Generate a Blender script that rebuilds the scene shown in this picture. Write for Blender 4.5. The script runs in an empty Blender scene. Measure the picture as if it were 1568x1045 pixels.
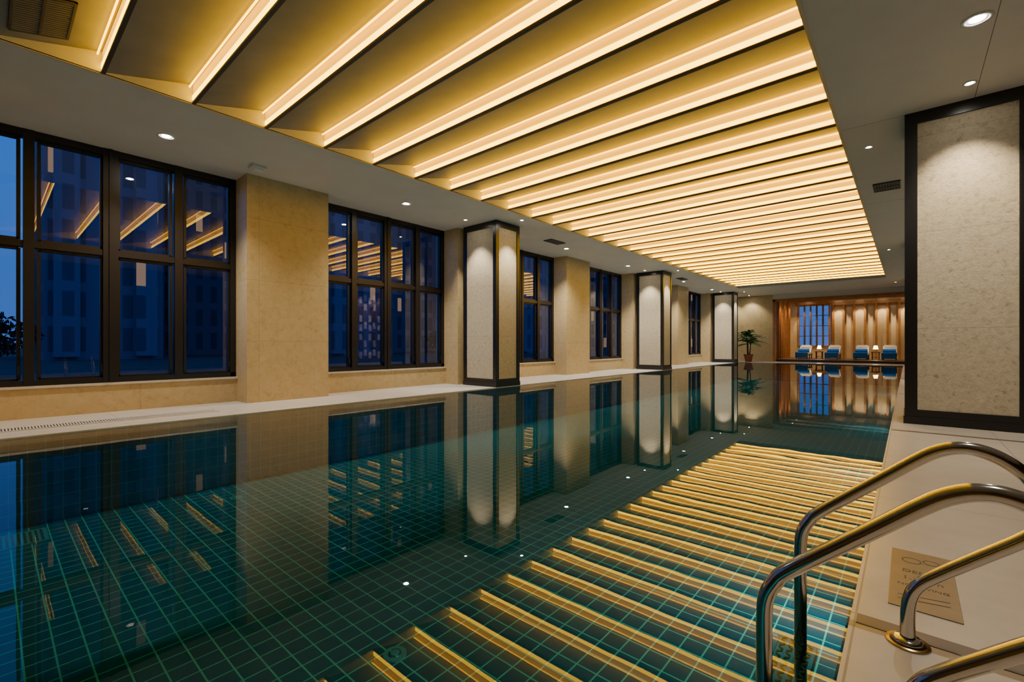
import bpy, bmesh, math, random
from mathutils import Vector, Matrix
random.seed(7)
C = bpy.context.scene.collection
H=1.04; T=4.08
# ------------------------------------------------------------ materials
def newmat(name):
    m=bpy.data.materials.new(name); m.use_nodes=True
    nt=m.node_tree; b=nt.nodes.get('Principled BSDF')
    return m,nt,b
def plain(name,col,rough=.5,metal=0,emit=None,es=0,bump=0,bscale=20,var=0,coat=0):
    m,nt,b=newmat(name)
    b.inputs['Base Color'].default_value=(*col,1)
    b.inputs['Roughness'].default_value=rough
    b.inputs['Metallic'].default_value=metal
    if coat: b.inputs['Coat Weight'].default_value=coat
    if emit:
        b.inputs['Emission Color'].default_value=(*emit,1); b.inputs['Emission Strength'].default_value=es
    if bump or var:
        tc=nt.nodes.new('ShaderNodeTexCoord'); n=nt.nodes.new('ShaderNodeTexNoise')
        n.inputs['Scale'].default_value=bscale; n.inputs['Detail'].default_value=6
        nt.links.new(tc.outputs['Object'],n.inputs['Vector'])
        if bump:
            bp=nt.nodes.new('ShaderNodeBump'); bp.inputs['Strength'].default_value=bump; bp.inputs['Distance'].default_value=.02
            nt.links.new(n.outputs['Fac'],bp.inputs['Height']); nt.links.new(bp.outputs['Normal'],b.inputs['Normal'])
        if var:
            r=nt.nodes.new('ShaderNodeValToRGB')
            r.color_ramp.elements[0].position=.3; r.color_ramp.elements[1].position=.7
            r.color_ramp.elements[0].color=(*[c*(1-var) for c in col],1)
            r.color_ramp.elements[1].color=(*[min(1,c*(1+var)) for c in col],1)
            nt.links.new(n.outputs['Fac'],r.inputs['Fac']); nt.links.new(r.outputs['Color'],b.inputs['Base Color'])
    return m
def tile_mat(name,c1,c2,mortar,w,h,ms,axes='XY',rough=.3,noise=.0,nscale=3,offset=0,shift=(0,0)):
    m,nt,b=newmat(name)
    tc=nt.nodes.new('ShaderNodeTexCoord'); sp=nt.nodes.new('ShaderNodeSeparateXYZ'); cb=nt.nodes.new('ShaderNodeCombineXYZ')
    nt.links.new(tc.outputs['Object'],sp.inputs[0])
    for i,a in enumerate(axes):
        ad=nt.nodes.new('ShaderNodeMath'); ad.operation='ADD'; ad.inputs[1].default_value=shift[i]+50*[w,h][i]
        nt.links.new(sp.outputs[a],ad.inputs[0]); nt.links.new(ad.outputs[0],cb.inputs[i])
    br=nt.nodes.new('ShaderNodeTexBrick')
    br.offset=offset; br.squash=1
    br.inputs['Color1'].default_value=(*c1,1); br.inputs['Color2'].default_value=(*c2,1); br.inputs['Mortar'].default_value=(*mortar,1)
    br.inputs['Scale'].default_value=1; br.inputs['Brick Width'].default_value=w; br.inputs['Row Height'].default_value=h
    br.inputs['Mortar Size'].default_value=ms; br.inputs['Mortar Smooth'].default_value=.1
    nt.links.new(cb.outputs[0],br.inputs['Vector'])
    out=br.outputs['Color']
    if noise:
        n=nt.nodes.new('ShaderNodeTexNoise'); n.inputs['Scale'].default_value=nscale; n.inputs['Detail'].default_value=8; n.inputs['Roughness'].default_value=.65
        nt.links.new(tc.outputs['Object'],n.inputs['Vector'])
        mr=nt.nodes.new('ShaderNodeMapRange'); mr.inputs[1].default_value=.25; mr.inputs[2].default_value=.75
        mr.inputs[3].default_value=1-noise; mr.inputs[4].default_value=1+noise*.6
        nt.links.new(n.outputs['Fac'],mr.inputs[0])
        mx=nt.nodes.new('ShaderNodeVectorMath'); mx.operation='SCALE'
        nt.links.new(out,mx.inputs[0]); nt.links.new(mr.outputs[0],mx.inputs['Scale'])
        out=mx.outputs[0]
        bp=nt.nodes.new('ShaderNodeBump'); bp.inputs['Strength'].default_value=.15; bp.inputs['Distance'].default_value=.01
        nt.links.new(n.outputs['Fac'],bp.inputs['Height']); nt.links.new(bp.outputs['Normal'],b.inputs['Normal'])
    nt.links.new(out,b.inputs['Base Color'])
    b.inputs['Roughness'].default_value=rough
    return m
def stone_mat(name,dark,mid,light,axes,w,h,rough=.45,nscale=9,bump=.2):
    m,nt,b=newmat(name)
    tc=nt.nodes.new('ShaderNodeTexCoord')
    n=nt.nodes.new('ShaderNodeTexNoise'); n.inputs['Scale'].default_value=nscale; n.inputs['Detail'].default_value=10; n.inputs['Roughness'].default_value=.72; n.inputs['Distortion'].default_value=.6
    nt.links.new(tc.outputs['Object'],n.inputs['Vector'])
    r=nt.nodes.new('ShaderNodeValToRGB'); e=r.color_ramp.elements
    e[0].position=.3; e[0].color=(*dark,1); e[1].position=.68; e[1].color=(*light,1)
    k=e.new(.45); k.color=(*mid,1)
    nt.links.new(n.outputs['Fac'],r.inputs['Fac'])
    sp=nt.nodes.new('ShaderNodeSeparateXYZ'); cb=nt.nodes.new('ShaderNodeCombineXYZ')
    nt.links.new(tc.outputs['Object'],sp.inputs[0])
    for i,a in enumerate(axes):
        ad=nt.nodes.new('ShaderNodeMath'); ad.operation='ADD'; ad.inputs[1].default_value=50*[w,h][i]
        nt.links.new(sp.outputs[a],ad.inputs[0]); nt.links.new(ad.outputs[0],cb.inputs[i])
    br=nt.nodes.new('ShaderNodeTexBrick'); br.offset=0
    br.inputs['Color1'].default_value=(1,1,1,1); br.inputs['Color2'].default_value=(.95,.95,.95,1); br.inputs['Mortar'].default_value=(.7,.7,.68,1)
    br.inputs['Scale'].default_value=1; br.inputs['Brick Width'].default_value=w; br.inputs['Row Height'].default_value=h; br.inputs['Mortar Size'].default_value=.004
    nt.links.new(cb.outputs[0],br.inputs['Vector'])
    mx=nt.nodes.new('ShaderNodeVectorMath'); mx.operation='MULTIPLY'
    nt.links.new(r.outputs['Color'],mx.inputs[0]); nt.links.new(br.outputs['Color'],mx.inputs[1])
    nt.links.new(mx.outputs[0],b.inputs['Base Color'])
    bp=nt.nodes.new('ShaderNodeBump'); bp.inputs['Strength'].default_value=bump; bp.inputs['Distance'].default_value=.01
    nt.links.new(n.outputs['Fac'],bp.inputs['Height']); nt.links.new(bp.outputs['Normal'],b.inputs['Normal'])
    b.inputs['Roughness'].default_value=rough
    return m
def fres_mat(name,ior,tint,bump=0,bscale=1.2):
    m=bpy.data.materials.new(name); m.use_nodes=True; nt=m.node_tree; nt.nodes.clear()
    o=nt.nodes.new('ShaderNodeOutputMaterial'); mx=nt.nodes.new('ShaderNodeMixShader')
    f=nt.nodes.new('ShaderNodeFresnel'); f.inputs['IOR'].default_value=ior
    g=nt.nodes.new('ShaderNodeBsdfGlossy'); g.inputs['Roughness'].default_value=.0
    t=nt.nodes.new('ShaderNodeBsdfTransparent'); t.inputs['Color'].default_value=(*tint,1)
    nt.links.new(f.outputs[0],mx.inputs[0]); nt.links.new(t.outputs[0],mx.inputs[1]); nt.links.new(g.outputs[0],mx.inputs[2])
    nt.links.new(mx.outputs[0],o.inputs[0])
    if bump:
        tc=nt.nodes.new('ShaderNodeTexCoord'); n=nt.nodes.new('ShaderNodeTexNoise'); n.inputs['Scale'].default_value=bscale; n.inputs['Detail'].default_value=2
        nt.links.new(tc.outputs['Object'],n.inputs['Vector'])
        bp=nt.nodes.new('ShaderNodeBump'); bp.inputs['Strength'].default_value=bump; bp.inputs['Distance'].default_value=.02
        nt.links.new(n.outputs['Fac'],bp.inputs['Height'])
        nt.links.new(bp.outputs['Normal'],g.inputs['Normal'])
    return m
M={}
M['plaster']=plain('ceiling_plaster',(.68,.65,.62),.6,var=.03,bscale=2)
M['louver']=plain('louver_panel',(.24,.225,.205),.55,var=.10,bscale=3)
M['lip']=plain('louver_lip',(.08,.06,.04),.5)
M['led']=plain('led_strip',(1,.8,.3),.5,emit=(1,.60,.008),es=8.5)
M['added_glow']=plain('added_amber_glow',(1,.6,.05),.5,emit=(1,.54,.0),es=7.5)  # second strip, added to deepen the yellow glow at panel tops
M['fascia']=plain('louver_fascia_painted_glow',(.9,.52,.005),.5,emit=(1,.53,.0),es=1.2)  # LED wash on the fascia put into its yellow colour and emission
M['edge']=plain('recess_edge',(.75,.60,.35),.5)
M['wallstone']=stone_mat('beige_travertine',(.42,.30,.13),(.54,.40,.195),(.60,.46,.25),'YZ',1.6,1.1)
M['wallstone_x']=stone_mat('beige_travertine_x',(.42,.30,.13),(.54,.40,.195),(.60,.46,.25),'XZ',1.6,1.1)
M['sill']=stone_mat('sill_stone',(.5,.42,.3),(.6,.52,.4),(.66,.58,.45),'YZ',1.2,1)
M['panel']=stone_mat('column_panel_stone',(.31,.25,.155),(.51,.43,.295),(.62,.54,.40),'XZ',2.2,1.25,.6,20,.6)
M['panel_y']=stone_mat('column_panel_stone_y',(.31,.25,.155),(.51,.43,.295),(.62,.54,.40),'YZ',2.2,1.25,.6,20,.6)
M['black']=plain('black_lacquer',(.010,.009,.009),.3)
M['brass']=plain('brass_trim',(.55,.38,.15),.3,1)
M['frame']=plain('bronze_frame',(.022,.016,.013),.35,.3)
M['glass']=fres_mat('window_glass',2.1,(.86,.88,.94))
M['water']=fres_mat('pool_water',1.52,(.44,.90,.94),bump=.03,bscale=1.5)
t1,t2,tm=(.0005,.066,.092),(.001,.080,.104),(.12,.46,.32)
M['tile_f']=tile_mat('pool_tile_floor',t1,t2,tm,.145,.145,.0055,'XY',.3)
M['tile_x']=tile_mat('pool_tile_x',t1,t2,(.06,.25,.2),.145,.145,.004,'YZ',.3)
M['tile_y']=tile_mat('pool_tile_y',t1,t2,(.06,.25,.2),.145,.145,.004,'XZ',.3)
M['deck']=tile_mat('deck_marble',(.45,.41,.36),(.49,.45,.40),(.26,.23,.20),.9,1.8,.004,'XY',.28,noise=.14,nscale=3.5,shift=(.15,-.4))
M['deckL']=tile_mat('deck_marble_left',(.62,.58,.52),(.65,.61,.55),(.4,.36,.3),.6,1.2,.004,'XY',.35,noise=.08,nscale=4)
M['band']=plain('deck_band',(.12,.09,.07),.35,var=.15,bscale=8)
M['grate']=plain('grate_white',(.72,.70,.66),.4)
M['fitting']=plain('pool_fitting',(.10,.24,.22),.4)
M['gdark']=plain('grate_dark',(.05,.045,.04),.6)
M['steel']=plain('polished_steel',(.62,.60,.57),.13,1)
M['wood']=plain('orange_wood',(.36,.15,.035),.45,var=.2,bscale=6)
M['wooddark']=plain('dark_wood',(.10,.045,.02),.5,var=.2,bscale=5)
M['woodback']=plain('pale_panel',(.58,.42,.24),.6,var=.06,bscale=3)
M['walnut']=plain('walnut_wall',(.05,.03,.02),.5,var=.25,bscale=3)
M['white']=plain('white_fabric',(.75,.74,.72),.8,bump=.1,bscale=40)
M['blue']=plain('blue_towel',(.015,.17,.62),.8,bump=.1,bscale=40)
M['lampon']=plain('lamp_glow',(1,.95,.85),.5,emit=(1,.93,.8),es=220)
M['lampwarm']=plain('lamp_glow_warm',(1,.9,.7),.5,emit=(1,.66,.28),es=12)
M['trimw']=plain('white_trim',(.7,.7,.68),.35)
M['leaf']=plain('palm_leaf',(.035,.11,.02),.5,var=.3,bscale=4)
M['bark']=plain('bark',(.10,.06,.035),.8,bump=.4,bscale=12)
M['pot']=plain('terracotta_pot',(.28,.08,.03),.5)
M['plate']=plain('sign_plate',(.24,.175,.10),.35,.35,var=.08,bscale=10)
M['ink']=plain('sign_ink',(.03,.022,.012),.5)
M['ground']=plain('outside_ground',(.03,.035,.03),.9,var=.3,bscale=.5)
M['darkleaf']=plain('night_leaf',(.012,.02,.014),.7,var=.4,bscale=2)
# building material
def bmat(name,lit):
    m,nt,b=newmat(name)
    tc=nt.nodes.new('ShaderNodeTexCoord'); sp=nt.nodes.new('ShaderNodeSeparateXYZ'); cb=nt.nodes.new('ShaderNodeCombineXYZ')
    nt.links.new(tc.outputs['Object'],sp.inputs[0])
    ad=nt.nodes.new('ShaderNodeMath'); ad.operation='ADD'; nt.links.new(sp.outputs['X'],ad.inputs[0]); nt.links.new(sp.outputs['Y'],ad.inputs[1])
    a2=nt.nodes.new('ShaderNodeMath'); a2.operation='ADD'; a2.inputs[1].default_value=600; nt.links.new(ad.outputs[0],a2.inputs[0])
    nt.links.new(a2.outputs[0],cb.inputs[0]); nt.links.new(sp.outputs['Z'],cb.inputs[1])
    br=nt.nodes.new('ShaderNodeTexBrick'); br.offset=0
    br.inputs['Color1'].default_value=(0,0,0,1); br.inputs['Color2'].default_value=(1,1,1,1); br.inputs['Mortar'].default_value=(.0,.0,.0,1)
    br.inputs['Scale'].default_value=1; br.inputs['Brick Width'].default_value=1.6; br.inputs['Row Height'].default_value=3; br.inputs['Mortar Size'].default_value=.45
    nt.links.new(cb.outputs[0],br.inputs['Vector'])
    r=nt.nodes.new('ShaderNodeValToRGB'); r.color_ramp.interpolation='CONSTANT'
    r.color_ramp.elements[0].color=(0,0,0,1); r.color_ramp.elements[1].position=.9; r.color_ramp.elements[1].color=(.8,.5,.25,1)
    nt.links.new(br.outputs['Color'],r.inputs['Fac'])
    nt.links.new(r.outputs['Color'],b.inputs['Emission Color']); b.inputs['Emission Strength'].default_value=lit
    mx=nt.nodes.new('ShaderNodeMix'); mx.data_type='RGBA'
    mx.inputs['A'].default_value=(.08,.07,.10,1); mx.inputs['B'].default_value=(.18,.14,.19,1)
    nt.links.new(br.outputs['Fac'],mx.inputs['Factor']); nt.links.new(mx.outputs['Result'],b.inputs['Base Color'])
    b.inputs['Roughness'].default_value=.8
    return m
M['tower']=bmat('tower_facade',.35)

# ------------------------------------------------------------ mesh helpers
def mesh_obj(name,verts,faces,mats,midx=None,parent=None,smooth=False):
    me=bpy.data.meshes.new(name); me.from_pydata(verts,[],faces)
    for k in mats: me.materials.append(M[k])
    if midx:
        for p,i in zip(me.polygons,midx): p.material_index=i
    if smooth:
        for p in me.polygons: p.use_smooth=True
    me.update()
    o=bpy.data.objects.new(name,me); C.objects.link(o)
    if parent: o.parent=parent
    return o
class MB:
    def __init__(s): s.v=[];s.f=[];s.m=[];s.mats=[]
    def mi(s,k):
        if k not in s.mats: s.mats.append(k)
        return s.mats.index(k)
    def box(s,x0,x1,y0,y1,z0,z1,k,mtx=None):
        b=len(s.v)
        vs=[(x0,y0,z0),(x1,y0,z0),(x1,y1,z0),(x0,y1,z0),(x0,y0,z1),(x1,y0,z1),(x1,y1,z1),(x0,y1,z1)]
        if mtx: vs=[tuple(mtx@Vector(p)) for p in vs]
        s.v+=vs
        fs=[(0,3,2,1),(4,5,6,7),(0,1,5,4),(1,2,6,5),(2,3,7,6),(3,0,4,7)]
        ks=k if isinstance(k,(list,tuple)) else [k]*6   # bottom, top, -Y, +X, +Y, -X
        for f,kk in zip(fs,ks): s.f.append(tuple(b+i for i in f)); s.m.append(s.mi(kk))
    def quad(s,a,b_,c,d,k):
        b=len(s.v); s.v+=[a,b_,c,d]; s.f.append((b,b+1,b+2,b+3)); s.m.append(s.mi(k))
    def cyl(s,cx,cy,z0,z1,r0,r1,k,n=24,cap=True):
        b=len(s.v)
        for i in range(n):
            a=2*math.pi*i/n; s.v.append((cx+r0*math.cos(a),cy+r0*math.sin(a),z0)); s.v.append((cx+r1*math.cos(a),cy+r1*math.sin(a),z1))
        for i in range(n):
            j=(i+1)%n; s.f.append((b+2*i,b+2*j,b+2*j+1,b+2*i+1)); s.m.append(s.mi(k))
        if cap:
            s.f.append(tuple(b+2*i+1 for i in range(n))); s.m.append(s.mi(k))
            s.f.append(tuple(b+2*i for i in reversed(range(n)))); s.m.append(s.mi(k))
    def tube(s,pts,r,k,n=10):
        b=len(s.v); P=[Vector(p) for p in pts]
        up=None
        for i,p in enumerate(P):
            t=(P[min(i+1,len(P)-1)]-P[max(i-1,0)]).normalized()
            if up is None: up=t.orthogonal().normalized()
            up=(up-t*up.dot(t)).normalized(); w=t.cross(up)
            rr=r[i] if isinstance(r,list) else r
            for j in range(n):
                a=2*math.pi*j/n; s.v.append(tuple(p+up*math.cos(a)*rr+w*math.sin(a)*rr))
        for i in range(len(P)-1):
            for j in range(n):
                q=(j+1)%n; s.f.append((b+i*n+j,b+i*n+q,b+(i+1)*n+q,b+(i+1)*n+j)); s.m.append(s.mi(k))
        s.f.append(tuple(b+j for j in reversed(range(n)))); s.m.append(s.mi(k))
        s.f.append(tuple(b+(len(P)-1)*n+j for j in range(n))); s.m.append(s.mi(k))
    def make(s,name,parent=None,smooth=False,bevel=0):
        o=mesh_obj(name,s.v,s.f,s.mats,s.m,parent,smooth)
        if bevel:
            mod=o.modifiers.new('bevel','BEVEL'); mod.width=bevel; mod.segments=2; mod.limit_method='ANGLE'
        return o
def empty(name,loc=(0,0,0)):
    e=bpy.data.objects.new(name,None); e.location=loc; e.empty_display_size=.1; C.objects.link(e); return e

PXL,PXR=-7.54,-.166; PY0,PY1=-4.6,29.2; PD=-1.0
# ------------------------------------------------------------ floor & pool
b=MB()
b.box(-9.7,PXL,-6,PY1,-.25,0,'deckL')
b.box(PXR,4.7,-6,PY1,-.25,0,'deck')
b.box(PXL,PXR,-6,PY0,-.25,0,'deck')
b.box(-9.7,4.7,PY1,37.4,-.25,0,'deck')
b.make('floor')
pool=empty('swimming_pool')
b=MB()
b.box(PXL-.02,PXR+.02,PY0-.02,PY1+.02,PD-.1,PD,'tile_f')
b.box(PXL-.1,PXL,PY0,PY1,PD,-.25,'tile_x')
b.box(PXR,PXR+.1,PY0,PY1,PD,-.25,'tile_x')
b.box(PXL-.1,PXR+.1,PY0-.1,PY0,PD,-.25,'tile_y')
b.box(PXL-.1,PXR+.1,PY1,PY1+.1,PD,-.25,'tile_y')
b.box(PXL,PXL+.012,PY0,PY1,-.25,-.03,'tile_x'); b.box(PXR-.012,PXR,PY0,PY1,-.25,-.03,'tile_x')
b.box(PXL,PXR,PY1-.012,PY1,-.25,-.03,'tile_y')
b.make('basin',pool)
mesh_obj('water',[(PXL,PY0,-.015),(PXR,PY0,-.015),(PXR,PY1,-.015),(PXL,PY1,-.015)],[(0,1,2,3)],['water'],parent=pool)
# deck band joints (right)
b=MB()
for y in (2.13,7.2,12.6,18,23.4): b.box(PXR+.02,3.8,y,y+.075,-.002,.002,'band')
b.make('trim_1')
# overflow grate (left)
b=MB()
b.box(-8.33,-8.08,-.9,2.35,-.002,.003,'gdark')
y=-.9
while y<2.33:
    b.box(-8.33,-8.08,y,y+.014,.0,.010,'grate'); y+=.028
b.box(-8.35,-8.33,-.9,2.35,0,.012,'grate'); b.box(-8.08,-8.06,-.9,2.35,0,.012,'grate')
b.make('drain_grate')
# pool floor fittings
n_=0
for x in (-2.54,-6.7):
    for y in (1.75,8,14,20):
        yy=y+(0 if x>-5 else .4); n_+=1
        b=MB(); b.cyl(x,yy,PD,PD+.012,.075,.075,'fitting'); b.cyl(x,yy,PD+.012,PD+.018,.045,.04,'tile_f'); b.cyl(x,yy,PD+.018,PD+.022,.03,.025,'fitting'); b.make(f'inlet_{n_}',pool)
b=MB(); b.box(-7.2,-6.75,0.0,.42,PD,PD+.012,'fitting')
for i in range(9):
    b.box(-7.17,-6.78,.03+i*.042,.05+i*.042,PD+.012,PD+.016,'gdark')
b.make('floor_grille',pool)
def area(parent,loc,target,energy,size,color,spread=170):
    l=bpy.data.lights.new('lamp','AREA'); l.energy=energy; l.shape='DISK'; l.size=size; l.color=color; l.spread=math.radians(spread)
    o=bpy.data.objects.new('lamp',l); C.objects.link(o); o.parent=parent
    o.location=Vector(loc)-parent.location
    o.rotation_euler=(Vector(target)-Vector(loc)).to_track_quat('-Z','Y').to_euler()
n_=0
for y in (-1,4,9,14,19,24):  # unseen wall fittings and lamps, added to brighten the pool tiles
    for (x,s) in ((PXR,-1),):
        n_+=1
        mt=Matrix.Translation((x,y,-.45))@Matrix.Rotation(math.radians(90*s),4,'Y')
        bb=MB(); bb.cyl(0,0,0,.02,.14,.12,'steel',28)
        bb.v=[tuple(mt@Vector(v)) for v in bb.v]; bb.make(f'added_pool_fill_{n_}',pool)
        area(pool,(x+s*.04,y,-.45),(x+s*3,y,-.85),16,.24,(.7,1,1))

# ------------------------------------------------------------ ceiling
RX0,RX1=-6.81,-.747; S=.858; Y0=5.98; K0,K1=-9,23
RY0=Y0+S*K0; RY1=Y0+S*(K1+1)
b=MB()
b.box(-9.7,RX0,-6,37.4,T,T+.5,'plaster')
b.box(RX1,4.7,-6,37.4,T,T+.5,'plaster')
b.box(RX0,RX1,-6,RY0,T,T+.5,'plaster')
b.box(RX0,RX1,RY1,37.4,T,T+.5,'plaster')
b.box(RX0,RX1,RY0,RY1,T+.42,T+.5,'plaster')
b.make('ceiling')
FH=.24
b=MB(); e=.003
for k in range(K0,K1+1):
    y=Y0+S*k; y2=y+S
    b.quad((RX0+e,y+.03,T+.02),(RX0+e,y2,T+FH),(RX1-e,y2,T+FH),(RX1-e,y+.03,T+.02),'louver')
    b.box(RX0+e,RX1-e,y-.008,y+.03,T-.004,T+.020,'lip')
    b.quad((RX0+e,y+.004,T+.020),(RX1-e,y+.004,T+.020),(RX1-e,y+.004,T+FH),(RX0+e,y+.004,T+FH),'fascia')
    b.box(RX0+.02,RX1-.02,y-.010,y+.002,T+.035,T+.090,'led')
    b.box(RX0+.02,RX1-.02,y-.045,y-.03,T+.185,T+.200,'added_glow')
b.make('cove_lit_louver_ceiling')
b=MB()
b.box(RX0-.03,RX0,RY0,RY1,T-.006,T+.01,'edge'); b.box(RX1,RX1+.03,RY0,RY1,T-.006,T+.01,'edge')
b.make('trim_2')
b=MB()
for y in (4.55,7.95,12.5): b.box(RX1+.05,4.4,y,y+.006,T-.001,T+.001,'lip')
b.box(.62,.626,-5,31,T-.001,T+.001,'lip')
b.make('trim_3')
ang=math.atan2(FH-.02,S-.03)
def ceiling_grille(x0,x1,l0,l1,mtx):
    b=MB()
    b.box(x0,x1,l0,l1,-.012,-.004,'gdark',mtx)
    for a in (x0,x1-.02): b.box(a,a+.02,l0,l1,-.022,-.004,'lip',mtx)
    for a in (l0,l1-.02,(l0+l1)/2-.01): b.box(x0,x1,a,a+.02,-.022,-.004,'lip',mtx)
    x=x0+.03
    while x<x1-.02:
        b.box(x,x+.008,l0+.02,l1-.02,-.020,-.006,'louver',mtx); x+=.04
    b.make('air_vent_grille')
yk=Y0-7*S+.03
ceiling_grille(-6.62,-5.85,.12,.56,Matrix.Translation((0,yk,T+.02))@Matrix.Rotation(ang,4,'X'))
ceiling_grille(-.50,-.10,11.0,11.55,Matrix.Translation((0,0,T)))
for yy in (10.6,20.6): ceiling_grille(-8.0,-7.7,yy,yy+.7,Matrix.Translation((0,0,T)))
b=MB(); b.box(-8.47,-8.25,2.9,3.12,T-.05,T,'trimw'); b.box(-8.44,-8.28,2.93,3.09,T-.075,T-.05,'trimw'); b.make('ceiling_speaker',bevel=.008)

# ------------------------------------------------------------ left wall
XP=-8.82
b=MB()
WS=['wallstone_x','wallstone_x','wallstone_x','wallstone','wallstone_x','wallstone']
b.box(-9.7,-9.3,-6,31.5,0,.42,WS)
b.box(-9.7,-9.27,-6,31.5,.42,.45,'sill')
for n in range(-1,4):
    o=n*10
    for (a,c) in ((3.0,4.5),(8.0,9.5)):
        if a+o>-6 and c+o<31.6: b.box(-9.7,XP,a+o,c+o,0,T,WS)
b.make('wall_left')
edges=[(-0.5,3.0),(4.5,8.0),(9.5,13),(14.5,18),(19.5,23),(24.5,28),(29.5,31.5),(-5.5,-2)]
def window_left(n,y0,y1):
    w=empty(f'window_{n}',(-9.45,(y0+y1)/2,.45))
    f=MB(); ox,oy,oz=-9.45,(y0+y1)/2,.45
    def bx(x0,x1,a,c,z0,z1): f.box(x0-ox,x1-ox,a-oy,c-oy,z0-oz,z1-oz,'frame')
    z0,z1=.451,T-.002
    bx(-9.52,-9.36,y0,y0+.09,z0,z1); bx(-9.52,-9.36,y1-.09,y1,z0,z1)
    bx(-9.52,-9.36,y0,y1,z0,z0+.08); bx(-9.52,-9.36,y0,y1,z1-.1,z1)
    L=y1-y0; npan=max(1,round(L/.875))
    for i in range(1,npan):
        y=y0+L*i/npan; hw=.09 if i==npan/2 else .055
        bx(-9.52,-9.35,y-hw,y+hw,z0,z1)
        if i==npan/2: bx(-9.37,-9.33,y-.02,y+.02,z0,z1)
    bx(-9.51,-9.37,y0,y1,2.42,2.51)
    for i in range(npan):
        a=y0+L*i/npan+.1; c=y0+L*(i+1)/npan-.1
        for (za,zc) in ((z0+.09,2.40),(2.53,z1-.12)):
            bx(-9.49,-9.41,a-.02,a+.02,za,zc); bx(-9.49,-9.41,c-.02,c+.02,za,zc)
            bx(-9.49,-9.41,a,c,za-.02,za+.02); bx(-9.49,-9.41,a,c,zc-.02,zc+.02)
        bx(-9.41,-9.37,c-.012,c+.012,.62,.74)
    f.make('frame',w)
    mesh_obj('glass',[(0,y0+.02-oy,.02),(0,y1-.02-oy,.02),(0,y1-.02-oy,T-.03-oz),(0,y0+.02-oy,T-.03-oz)],[(0,1,2,3)],['glass'],parent=w)
for i,(a,c) in enumerate(edges): window_left(i+1,a,c)

# ------------------------------------------------------------ columns
def column(x0,x1,y0,y1,fr=.10):
    b=MB(); g=.018
    b.box(x0+g,x1-g,y0+g,y1-g,.0,T,['black','black','panel','panel_y','panel','panel_y'])
    for (a,c) in ((x0,x0+fr),(x1-fr,x1)):
        for (d,e_) in ((y0,y0+fr),(y1-fr,y1)): b.box(a,c,d,e_,0,T,'black')
    for (z0,z1) in ((.0,.19),(T-.15,T)):
        b.box(x0+fr,x1-fr,y0,y0+.05,z0,z1,'black'); b.box(x0+fr,x1-fr,y1-.05,y1,z0,z1,'black')
        b.box(x0,x0+.05,y0+fr,y1-fr,z0,z1,'black'); b.box(x1-.05,x1,y0+fr,y1-fr,z0,z1,'black')
    p=.012
    b.box(x0-p,x1+p,y0-p,y1+p,0,.10,'black')
    q=.006
    for (a,c) in ((x0+fr,x0+fr+.012),(x1-fr-.012,x1-fr)):
        b.box(a,c,y0+q,y0+.03,.19,T-.15,'frame')
    for (a,c) in ((y0+fr,y0+fr+.012),(y1-fr-.012,y1-fr)):
        b.box(x1-.03,x1-q,a,c,.19,T-.15,'frame')
    return b.make('stone_panel_column')
for n in range(3):
    column(-8.70,PXL-.005,8.09+10*n,8.98+10*n)
    column(-.03,1.12,7.95+10*n,8.95+10*n,.115)
column(-8.70,PXL-.005,-1.91,-1.02)

# ------------------------------------------------------------ downlights
def spot(parent,loc,target,energy,size,blend,color,rad=.03):
    l=bpy.data.lights.new('lamp','SPOT'); l.energy=energy; l.spot_size=math.radians(size); l.spot_blend=blend; l.color=color; l.shadow_soft_size=rad
    o=bpy.data.objects.new('lamp',l); C.objects.link(o); o.parent=parent
    o.location=Vector(loc)-parent.location
    o.rotation_euler=(Vector(target)-Vector(loc)).to_track_quat('-Z','Y').to_euler()
WW=(1,.91,.78)
def downlight(x,y,r=.075,energy=90,size=95,blend=.7,target=None,z=T,color=WW):
    e_=empty('recessed_downlight',(x,y,z))
    b=MB(); n=28
    prof=[(r*1.35,0),(r*1.35,-.006),(r*1.0,-.010),(r*.92,-.002)]
    for i in range(n):
        a=2*math.pi*i/n
        for (rr,zz) in prof: b.v.append((rr*math.cos(a),rr*math.sin(a),zz))
    for i in range(n):
        j=(i+1)%n
        for q in range(3):
            b.f.append((i*4+q,j*4+q,j*4+q+1,i*4+q+1)); b.m.append(b.mi('trimw'))
    b.make('trim_ring',e_,True)
    b=MB(); b.cyl(0,0,-.004,-.001,r*.62,r*.62,'lampon'); b.make('bulb',e_)
    spot(e_,(x,y,z-.03),target or (x,y,0),energy,size,blend,color)
for n in range(-1,3):
    o=n*10
    for y in (1.7,5.9):
        if -3<y+o<29: downlight(-8.15,y+o+(.3 if n>0 else 0),.085,400 if n<1 else 600,120,.8)
    for y in (6.05,2.0):
        if 0<y+o<29: downlight(.49,y+o,.085,210,130,.8)
for n in range(3):
    o=10*n
    downlight(-8.12,7.62+o,.045,270,75,.7,(-8.12,7.95+o,0),color=(1,.90,.75))
    downlight(-7.10,8.535+o,.045,270,75,.7,(-7.42,8.535+o,0),color=(1,.90,.75))
    downlight(.545,7.47+o,.045,300,84,.8,(.545,7.83+o,0),color=(1,.83,.60))
    downlight(-.45,8.87+o,.04,60,80,.7)
    downlight(-8.40,9.4+o,.04,90,90,.7,(-8.7,9.5+o,1))

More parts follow.
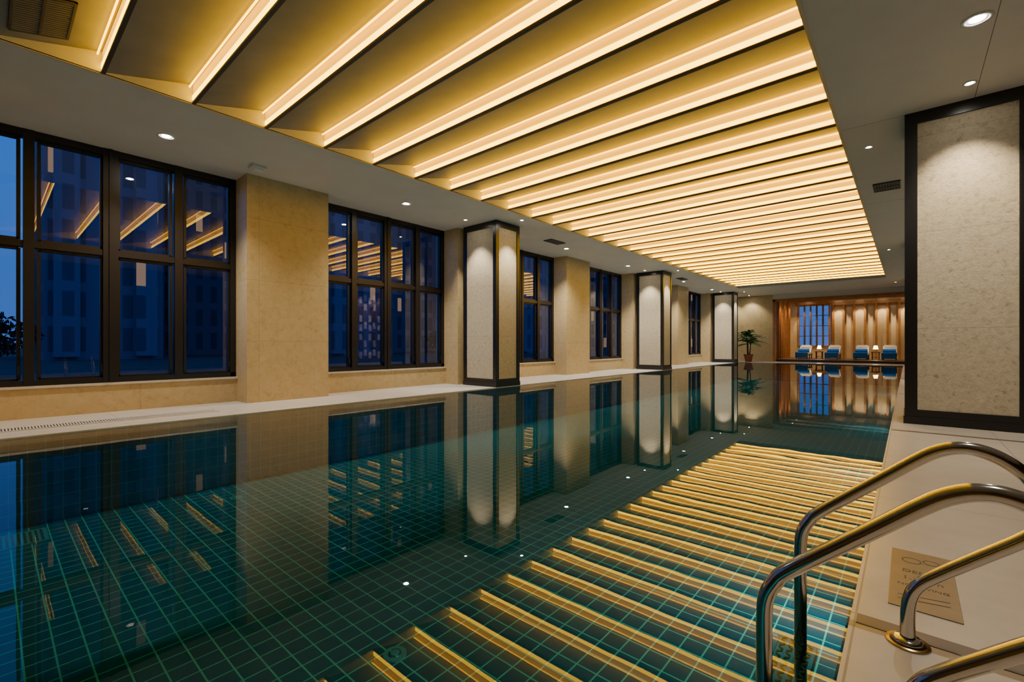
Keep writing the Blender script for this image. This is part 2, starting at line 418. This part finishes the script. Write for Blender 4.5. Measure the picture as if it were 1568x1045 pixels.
# ------------------------------------------------------------ right wall + back wall
b=MB()
b.box(4.5,4.7,-6,37.4,0,T,'walnut')
y=-5.8
while y<37:
    if not (12.8<y<15.4): b.box(4.46,4.5,y,y+.05,0,T,'wooddark')
    y+=.6
b.make('wall_right')
b=MB(); b.box(-9.7,4.7,-6.2,-6,0,T,'walnut')
for i in range(20): b.box(-9.5+i*.72,-9.44+i*.72,-6,-5.97,0,T,'wooddark')
b.make('wall_back')
b=MB(); b.box(4.40,4.455,13.0,15.2,0,3.9,'wooddark')
for i in range(7):
    for j in range(7):
        if (i+j)%2==0 or j%3==0:
            b.box(4.385,4.40,13.12+i*.29,13.12+i*.29+.17,.25+j*.52+(i%2)*.14,.62+j*.52+(i%2)*.14,'white')
b.make('decorative_wall_screen')
for y in (13.6,14.6): downlight(3.95,y,.04,220,80,.6,(4.4,y,1.5))

# ------------------------------------------------------------ far end wall + alcove
FY=31.5; AX=-6.1; BY=37.0
b=MB(); b.box(-9.7,AX-.12,FY,FY+.3,0,T,WS); b.make('wall_far_left')
b=MB(); b.box(3.2,4.4,FY,FY+.3,0,T,WS); b.make('wall_far_right')
b=MB(); b.box(AX-.12,3.2,FY,FY+.3,3.80,T,'plaster'); b.make('wall_far_header')
b=MB(); b.box(AX-.3,AX-.12,FY+.3,BY,0,T,'woodback'); b.make('wall_alcove_left')
b=MB(); b.box(3.2,3.4,FY+.3,BY,0,T,'woodback'); b.make('wall_alcove_right')
b=MB()
b.box(AX-.3,AX+.30,BY,BY+.2,0,T,'woodback')
b.box(AX+.30,-3.90,BY,BY+.2,0,.9,'woodback'); b.box(AX+.30,-3.90,BY,BY+.2,3.76,T,'woodback')
b.box(-3.90,3.4,BY,BY+.2,0,T,'woodback')
b.make('wall_alcove_back')
b=MB()
b.box(AX-.10,3.18,FY+.32,BY-.01,0.0,.14,'wooddark'); b.box(AX+.02,3.04,FY+.28,FY+.32,.0,.11,'gdark')
b.make('timber_platform')
b=MB()
b.box(AX-.12,AX,FY-.06,FY-.005,0,3.78,'wood'); b.box(3.08,3.2,FY-.06,FY-.005,0,3.78,'wood')
b.box(AX-.12,3.2,FY-.06,FY-.005,3.66,3.80,'wood')
b.box(AX-.115,AX,FY-.005,FY+.30,0,3.78,'wood'); b.box(3.08,3.195,FY-.005,FY+.30,0,3.78,'wood')
b.make('trim_4')
b=MB(); y=FY+.6
while y<BY-.2: b.box(AX-.115,AX-.02,y,y+.10,.145,3.9,'wood'); y+=.6
b.make('trim_5')
b=MB(); x=-3.8
while x<3.1: b.box(x,x+.12,BY-.12,BY-.005,.145,3.9,'wood'); x+=.56
b.box(-3.85,3.19,BY-.14,BY-.005,3.66,3.84,'wood')
b.box(-5.9,-3.87,BY-.10,BY-.005,3.78,3.95,'wood')
b.make('trim_6')
b=MB()
for yy in (FY+1.3,FY+2.7,FY+4.1): b.box(AX-.1,3.19,yy,yy+.1,3.9,4.0,'wood')
b.make('trim_7')
w=empty('window_9',(-4.8,BY,.9)); f=MB()
x0,x1=-.98,.88
f.box(x0,x1,-.03,.1,0,.08,'wood'); f.box(x0,x1,-.03,.1,2.77,2.86,'wood')
for i in range(6):
    x=x0+(x1-x0-.09)*i/5; f.box(x,x+.09,-.04,.1,0,2.85,'wood' if i in(0,5) else 'wooddark')
for z in (.7,1.4,2.1): f.box(x0,x1,-.02,.06,z,z+.04,'wooddark')
f.make('frame',w); mesh_obj('glass',[(x0,0,0),(x1,0,0),(x1,0,2.85),(x0,0,2.85)],[(0,1,2,3)],['glass'],parent=w)
for x in (-5.2,-3.43,-2.31,-1.19,-.07,1.8): downlight(x,BY-.5,.05,330,58,.5,(x,BY-.12,1.0),color=(1,.80,.48))
for x in (-5.4,-2.6,0): downlight(x,FY+1.9,.05,170,110,.7,color=(1,.78,.5))
for y in (32.9,34.6,36): downlight(-5.7,y,.04,130,90,.6,(-6.1,y,1),color=(1,.70,.34))
for x in (-8.6,-7.4): downlight(x,FY-.6,.05,140,100,.7,(x,FY,.6))
# loungers
def lounger(x,y):
    b=MB(); z=.141
    for (dx,dy) in ((-.32,.1),(.27,.1),(-.32,1.8),(.27,1.8),(-.32,1.0),(.27,1.0)): b.box(x+dx,x+dx+.05,y+dy,y+dy+.05,z,z+.26,'wooddark')
    b.box(x-.34,x+.34,y,y+1.95,z+.24,z+.30,'wooddark')
    b.box(x-.32,x+.32,y+.02,y+1.25,z+.30,z+.40,'white')
    mt=Matrix.Translation((x,y+1.25,z+.30))@Matrix.Rotation(math.radians(33),4,'X')
    b.box(-.32,.32,0,.80,0,.10,'white',mt); b.box(-.34,.34,0,.80,-.05,0,'wooddark',mt)
    b.box(-.25,.25,.52,.78,.10,.18,'white',mt)
    b.box(x-.33,x+.33,y+.10,y+.95,z+.40,z+.425,'blue'); b.box(x-.34,x+.34,y-.01,y+.02,z+.08,z+.42,'blue')
    b.tube([(x-.30,y+.85,z+.52),(x-.1,y+.85,z+.52),(x+.1,y+.85,z+.52),(x+.30,y+.85,z+.52)],.12,'blue',14)
    b.make('sun_lounger',bevel=.012)
for x in (-5.05,-3.5,-2.1,-.8,.6,2): lounger(x,33.6)
def side_table(x,y):
    b=MB(); z=.141
    for dx in(-.18,.14):
        for dy in(-.18,.14): b.box(x+dx,x+dx+.04,y+dy,y+dy+.04,z,z+.42,'wooddark')
    b.box(x-.22,x+.22,y-.22,y+.22,z+.42,z+.46,'wooddark'); b.box(x-.17,x+.17,y-.17,y+.17,z+.12,z+.14,'wooddark'); b.make('side_table')
    b=MB(); b.cyl(x,y,z+.461,z+.48,.07,.07,'brass'); b.cyl(x,y,z+.48,z+.66,.02,.015,'brass'); b.cyl(x,y,z+.62,z+.84,.13,.08,'lampwarm'); b.make('table_lamp')
for x in (-4.28,-1.45,1.3): side_table(x,35.0)

# ------------------------------------------------------------ palm
def palm(x,y):
    e_=empty('potted_palm',(x,y,0)); b=MB()
    b.cyl(0,0,0,.40,.17,.25,'pot',28); b.cyl(0,0,.40,.45,.27,.27,'pot',28); b.cyl(0,0,.45,.455,.24,.24,'bark',20)
    b.make('pot',e_,False)
    b=MB(); rng=random.Random(3)
    for s in range(3):
        a=s*2.1; px,py=.06*math.cos(a),.06*math.sin(a)
        hh=1.05+.22*s
        b.tube([(px,py,.45),(px*1.5,py*1.5,.7),(px*2,py*2,hh)],[.04,.03,.025],'bark',8)
    b.make('trunk',e_,True)
    b=MB()
    for i in range(40):
        a=rng.uniform(0,2*math.pi); s=i%3; bx,by=.12*math.cos(s*2.1),.12*math.sin(s*2.1); bz=1.03+.22*s
        L=rng.uniform(.75,1.15); el=rng.uniform(.35,1.35)
        pts=[]
        N=12
        for j in range(N+1):
            t=j/N
            rr=L*t*math.cos(el)*(1+.25*t); zz=L*t*math.sin(el)-.55*L*t*t*(1.1)
            pts.append(Vector((bx+rr*math.cos(a),by+rr*math.sin(a),bz+zz)))
        b.tube([tuple(p) for p in pts],[.008*(1-j/N)+.002 for j in range(N+1)],'leaf',5)
        side=Vector((-math.sin(a),math.cos(a),0))
        for j in range(2,N+1):
            t=j/N; d=(pts[j]-pts[j-1]).normalized(); ll=.26*math.sin(math.pi*min(1,t*.85+.1))+.05
            for sg in(-1,1):
                tip=pts[j]+side*sg*ll*.8+d*ll*.6-Vector((0,0,ll*.25))
                w_=d*.018
                b.quad(tuple(pts[j]-w_),tuple(pts[j]+w_),tuple((pts[j]+tip)/2+w_*1.2+Vector((0,0,.015))),tuple(tip),'leaf')
                b.quad(tuple(pts[j]-w_),tuple((pts[j]+tip)/2-w_*1.2+Vector((0,0,.01))),tuple(tip),tuple(tip+w_*.1),'leaf')
    b.make('fronds',e_)
palm(-7.25,30.1)

# ------------------------------------------------------------ pool ladder
lad=empty('pool_ladder',(0,1.8,0))
prof=[(-.319,-.92),(-.319,.0),(-.319,.22),(-.313,.30),(-.288,.355),(-.25,.40),(-.068,.56),(.02,.638),(.07,.676),(.12,.697),(.17,.698),(.225,.677),(.275,.635),(.31,.58),(.318,.525),(.302,.475),(.265,.43),(.17,.345),(.06,.245),(.022,.20),(.005,.15),(0,.09),(0,.0)]
def smooth_path(P,sub=5):
    out=[]
    for i in range(len(P)-1):
        p0=P[max(i-1,0)];p1=P[i];p2=P[i+1];p3=P[min(i+2,len(P)-1)]
        for s in range(sub):
            t=s/sub
            out.append(tuple(.5*((2*b_)+(-a+c)*t+(2*a-5*b_+4*c-d)*t*t+(-a+3*b_-3*c+d)*t**3) for a,b_,c,d in zip(p0,p1,p2,p3)))
    out.append(P[-1]); return out
sp=smooth_path(prof)
for i,yy in enumerate((1.5,2.1)):
    b=MB(); b.tube([(x,yy-1.8,z) for x,z in sp],.0215,'steel',20)
    b.make(f'rail_{i+1}',lad,True)
    b=MB(); b.cyl(0,yy-1.8,0.001,.006,.062,.060,'brass',32); b.cyl(0,yy-1.8,.006,.022,.05,.034,'steel',32); b.make(f'flange_{i+1}',lad,True)
for i,z in enumerate((-.12,-.42,-.70)):
    b=MB(); b.box(-.385,-.265,-.28,.28,z-.012,z,'steel'); b.box(-.39,-.382,-.28,.28,z-.03,z+.003,'steel'); b.box(-.268,-.26,-.28,.28,z-.03,z+.003,'steel')
    for p in range(22):
        for q in range(4):
            cx=-.366+q*.028; cy=-.262+p*.025; s=1 if (p+q)%2 else -1
            mt=Matrix.Translation((cx,cy,z))@Matrix.Rotation(s*math.radians(45),4,'Z')
            b.box(-.010,.010,-.003,.003,0,.003,'brass',mt)
    for dy in(-.285,.285): b.box(-.34,-.30,dy-.015,dy+.015,z-.02,z+.002,'steel')
    b.make(f'tread_{i+1}',lad)

# ------------------------------------------------------------ floor sign plate
sg=empty('floor_safety_sign',(.049,2.70,0))
b=MB(); b.box(-.109,.109,-.33,.33,.0005,.004,'plate'); b.make('plate',sg,bevel=.001)
def txt(name,s,size,loc,rot):
    c=bpy.data.curves.new(name,'FONT'); c.body=s; c.size=size; c.align_x='CENTER'; c.align_y='CENTER'; c.extrude=.0003
    o=bpy.data.objects.new(name,c); o.data.materials.append(M['ink']); C.objects.link(o); o.parent=sg; o.location=loc; o.rotation_euler=(0,0,rot)
R=0
txt('lettering_1','DEPTH',.045,(0,.06,.0045),R); txt('lettering_2','1.35 m',.05,(0,-.02,.0045),R); txt('lettering_3','NO DIVING',.032,(0,-.10,.0045),R)
b=MB()
for (cx,cy,r) in ((-.035,.20,.036),(.035,.22,.03)):
    n=24
    for i in range(n):
        a0=2*math.pi*i/n;a1=2*math.pi*(i+1)/n
        b.quad((cx+r*math.cos(a0),cy+r*math.sin(a0),.0047),(cx+r*math.cos(a1),cy+r*math.sin(a1),.0047),(cx+(r-.005)*math.cos(a1),cy+(r-.005)*math.sin(a1),.0047),(cx+(r-.005)*math.cos(a0),cy+(r-.005)*math.sin(a0),.0047),'ink')
for (p,q) in (((-.08,-.22),(.08,-.18)),((-.08,-.26),(.08,-.22))):
    b.quad((p[0],p[1],.0047),(q[0],q[1],.0047),(q[0],q[1]+.006,.0047),(p[0],p[1]+.006,.0047),'ink')
b.make('pictogram',sg)

# ------------------------------------------------------------ outside
mesh_obj('ground',[(-220,-150,-.3),(-9.75,-150,-.3),(-9.75,250,-.3),(-220,250,-.3)],[(0,1,2,3)],['ground'])
mesh_obj('ground_far',[(-9.75,37.5,-.3),(60,37.5,-.3),(60,250,-.3),(-9.75,250,-.3)],[(0,1,2,3)],['ground'])
def tower(x,y,w,d,h):
    b=MB(); b.box(x-w/2,x+w/2,y-d/2,y+d/2,-.3,h,'tower')
    b.box(x-w/2-.3,x+w/2+.3,y-d/2-.3,y+d/2+.3,h,h+.8,'tower'); b.box(x-w/4,x+w/4,y-d/4,y+d/4,h+.8,h+4,'tower')
    for s in(-1,1): b.box(x+w/2,x+w/2+.8,y+s*d/3-.8,y+s*d/3+.8,0,h-2,'tower')
    b.make('apartment_tower')
tower(-70,-5,12,9,17); tower(-60,7,12,8,60); tower(-75,19,14,12,55); tower(-55,29,12,9,70); tower(-70,45,16,14,60); tower(-50,58,12,14,50); tower(-80,75,16,18,70); tower(-60,100,20,20,60); tower(-45,130,20,20,60)
def tree(x,y,h):
    e_=empty('tree',(x,y,-.3)); rng=random.Random(int(x*7+y*13)); b=MB()
    b.tube([(0,0,0),(.05,.02,h*.3),(.0,.08,h*.55),(.1,0,h*.8)],[.12,.1,.07,.03],'bark',8)
    for i in range(6):
        a=rng.uniform(0,6.28); z=h*rng.uniform(.35,.7); b.tube([(0,.05,z),(.5*math.cos(a),.5*math.sin(a),z+.4),(1.0*math.cos(a),1.0*math.sin(a),z+.7)],[.05,.03,.015],'bark',6)
    b.make('trunk',e_)
    b=MB()
    for i in range(1400):
        v=Vector((rng.gauss(0,1),rng.gauss(0,1),rng.gauss(0,1))).normalized()*rng.uniform(.3,1)**.5
        c=Vector((v.x*2.6,v.y*2.6,h*.60+v.z*h*.38)); q=Vector((rng.gauss(0,1),rng.gauss(0,1),rng.gauss(0,1))).normalized(); r=q.orthogonal().normalized(); s=rng.uniform(.1,.2)
        b.quad(tuple(c-q*s),tuple(c+r*s*.5),tuple(c+q*s),tuple(c-r*s*.5),'darkleaf')
    b.make('leaves',e_)
for (x,y,h) in ((-26,-1.2,2.8),(-34,13.0,2.6),(-34,30,3.0)): tree(x,y,h)

# ------------------------------------------------------------ world
w=bpy.data.worlds.new('dusk'); bpy.context.scene.world=w; w.use_nodes=True; nt=w.node_tree
bg=nt.nodes['Background']; tc=nt.nodes.new('ShaderNodeTexCoord'); sx=nt.nodes.new('ShaderNodeSeparateXYZ'); r=nt.nodes.new('ShaderNodeValToRGB')
nt.links.new(tc.outputs['Generated'],sx.inputs[0]); nt.links.new(sx.outputs['Z'],r.inputs['Fac']); nt.links.new(r.outputs['Color'],bg.inputs['Color'])
e=r.color_ramp.elements; e[0].position=0; e[0].color=(.04,.13,.42,1); e[1].position=.6; e[1].color=(.004,.14,.62,1)
bg.inputs['Strength'].default_value=1.45

# ------------------------------------------------------------ camera
cam=bpy.data.cameras.new('camera'); co=bpy.data.objects.new('camera',cam); C.objects.link(co)
cam.sensor_width=36; cam.lens=16.0; cam.shift_y=.0035; cam.clip_start=.02; cam.clip_end=600
co.location=(0,0,H); co.rotation_euler=(math.radians(90),0,math.radians(41.0))
bpy.context.scene.camera=co
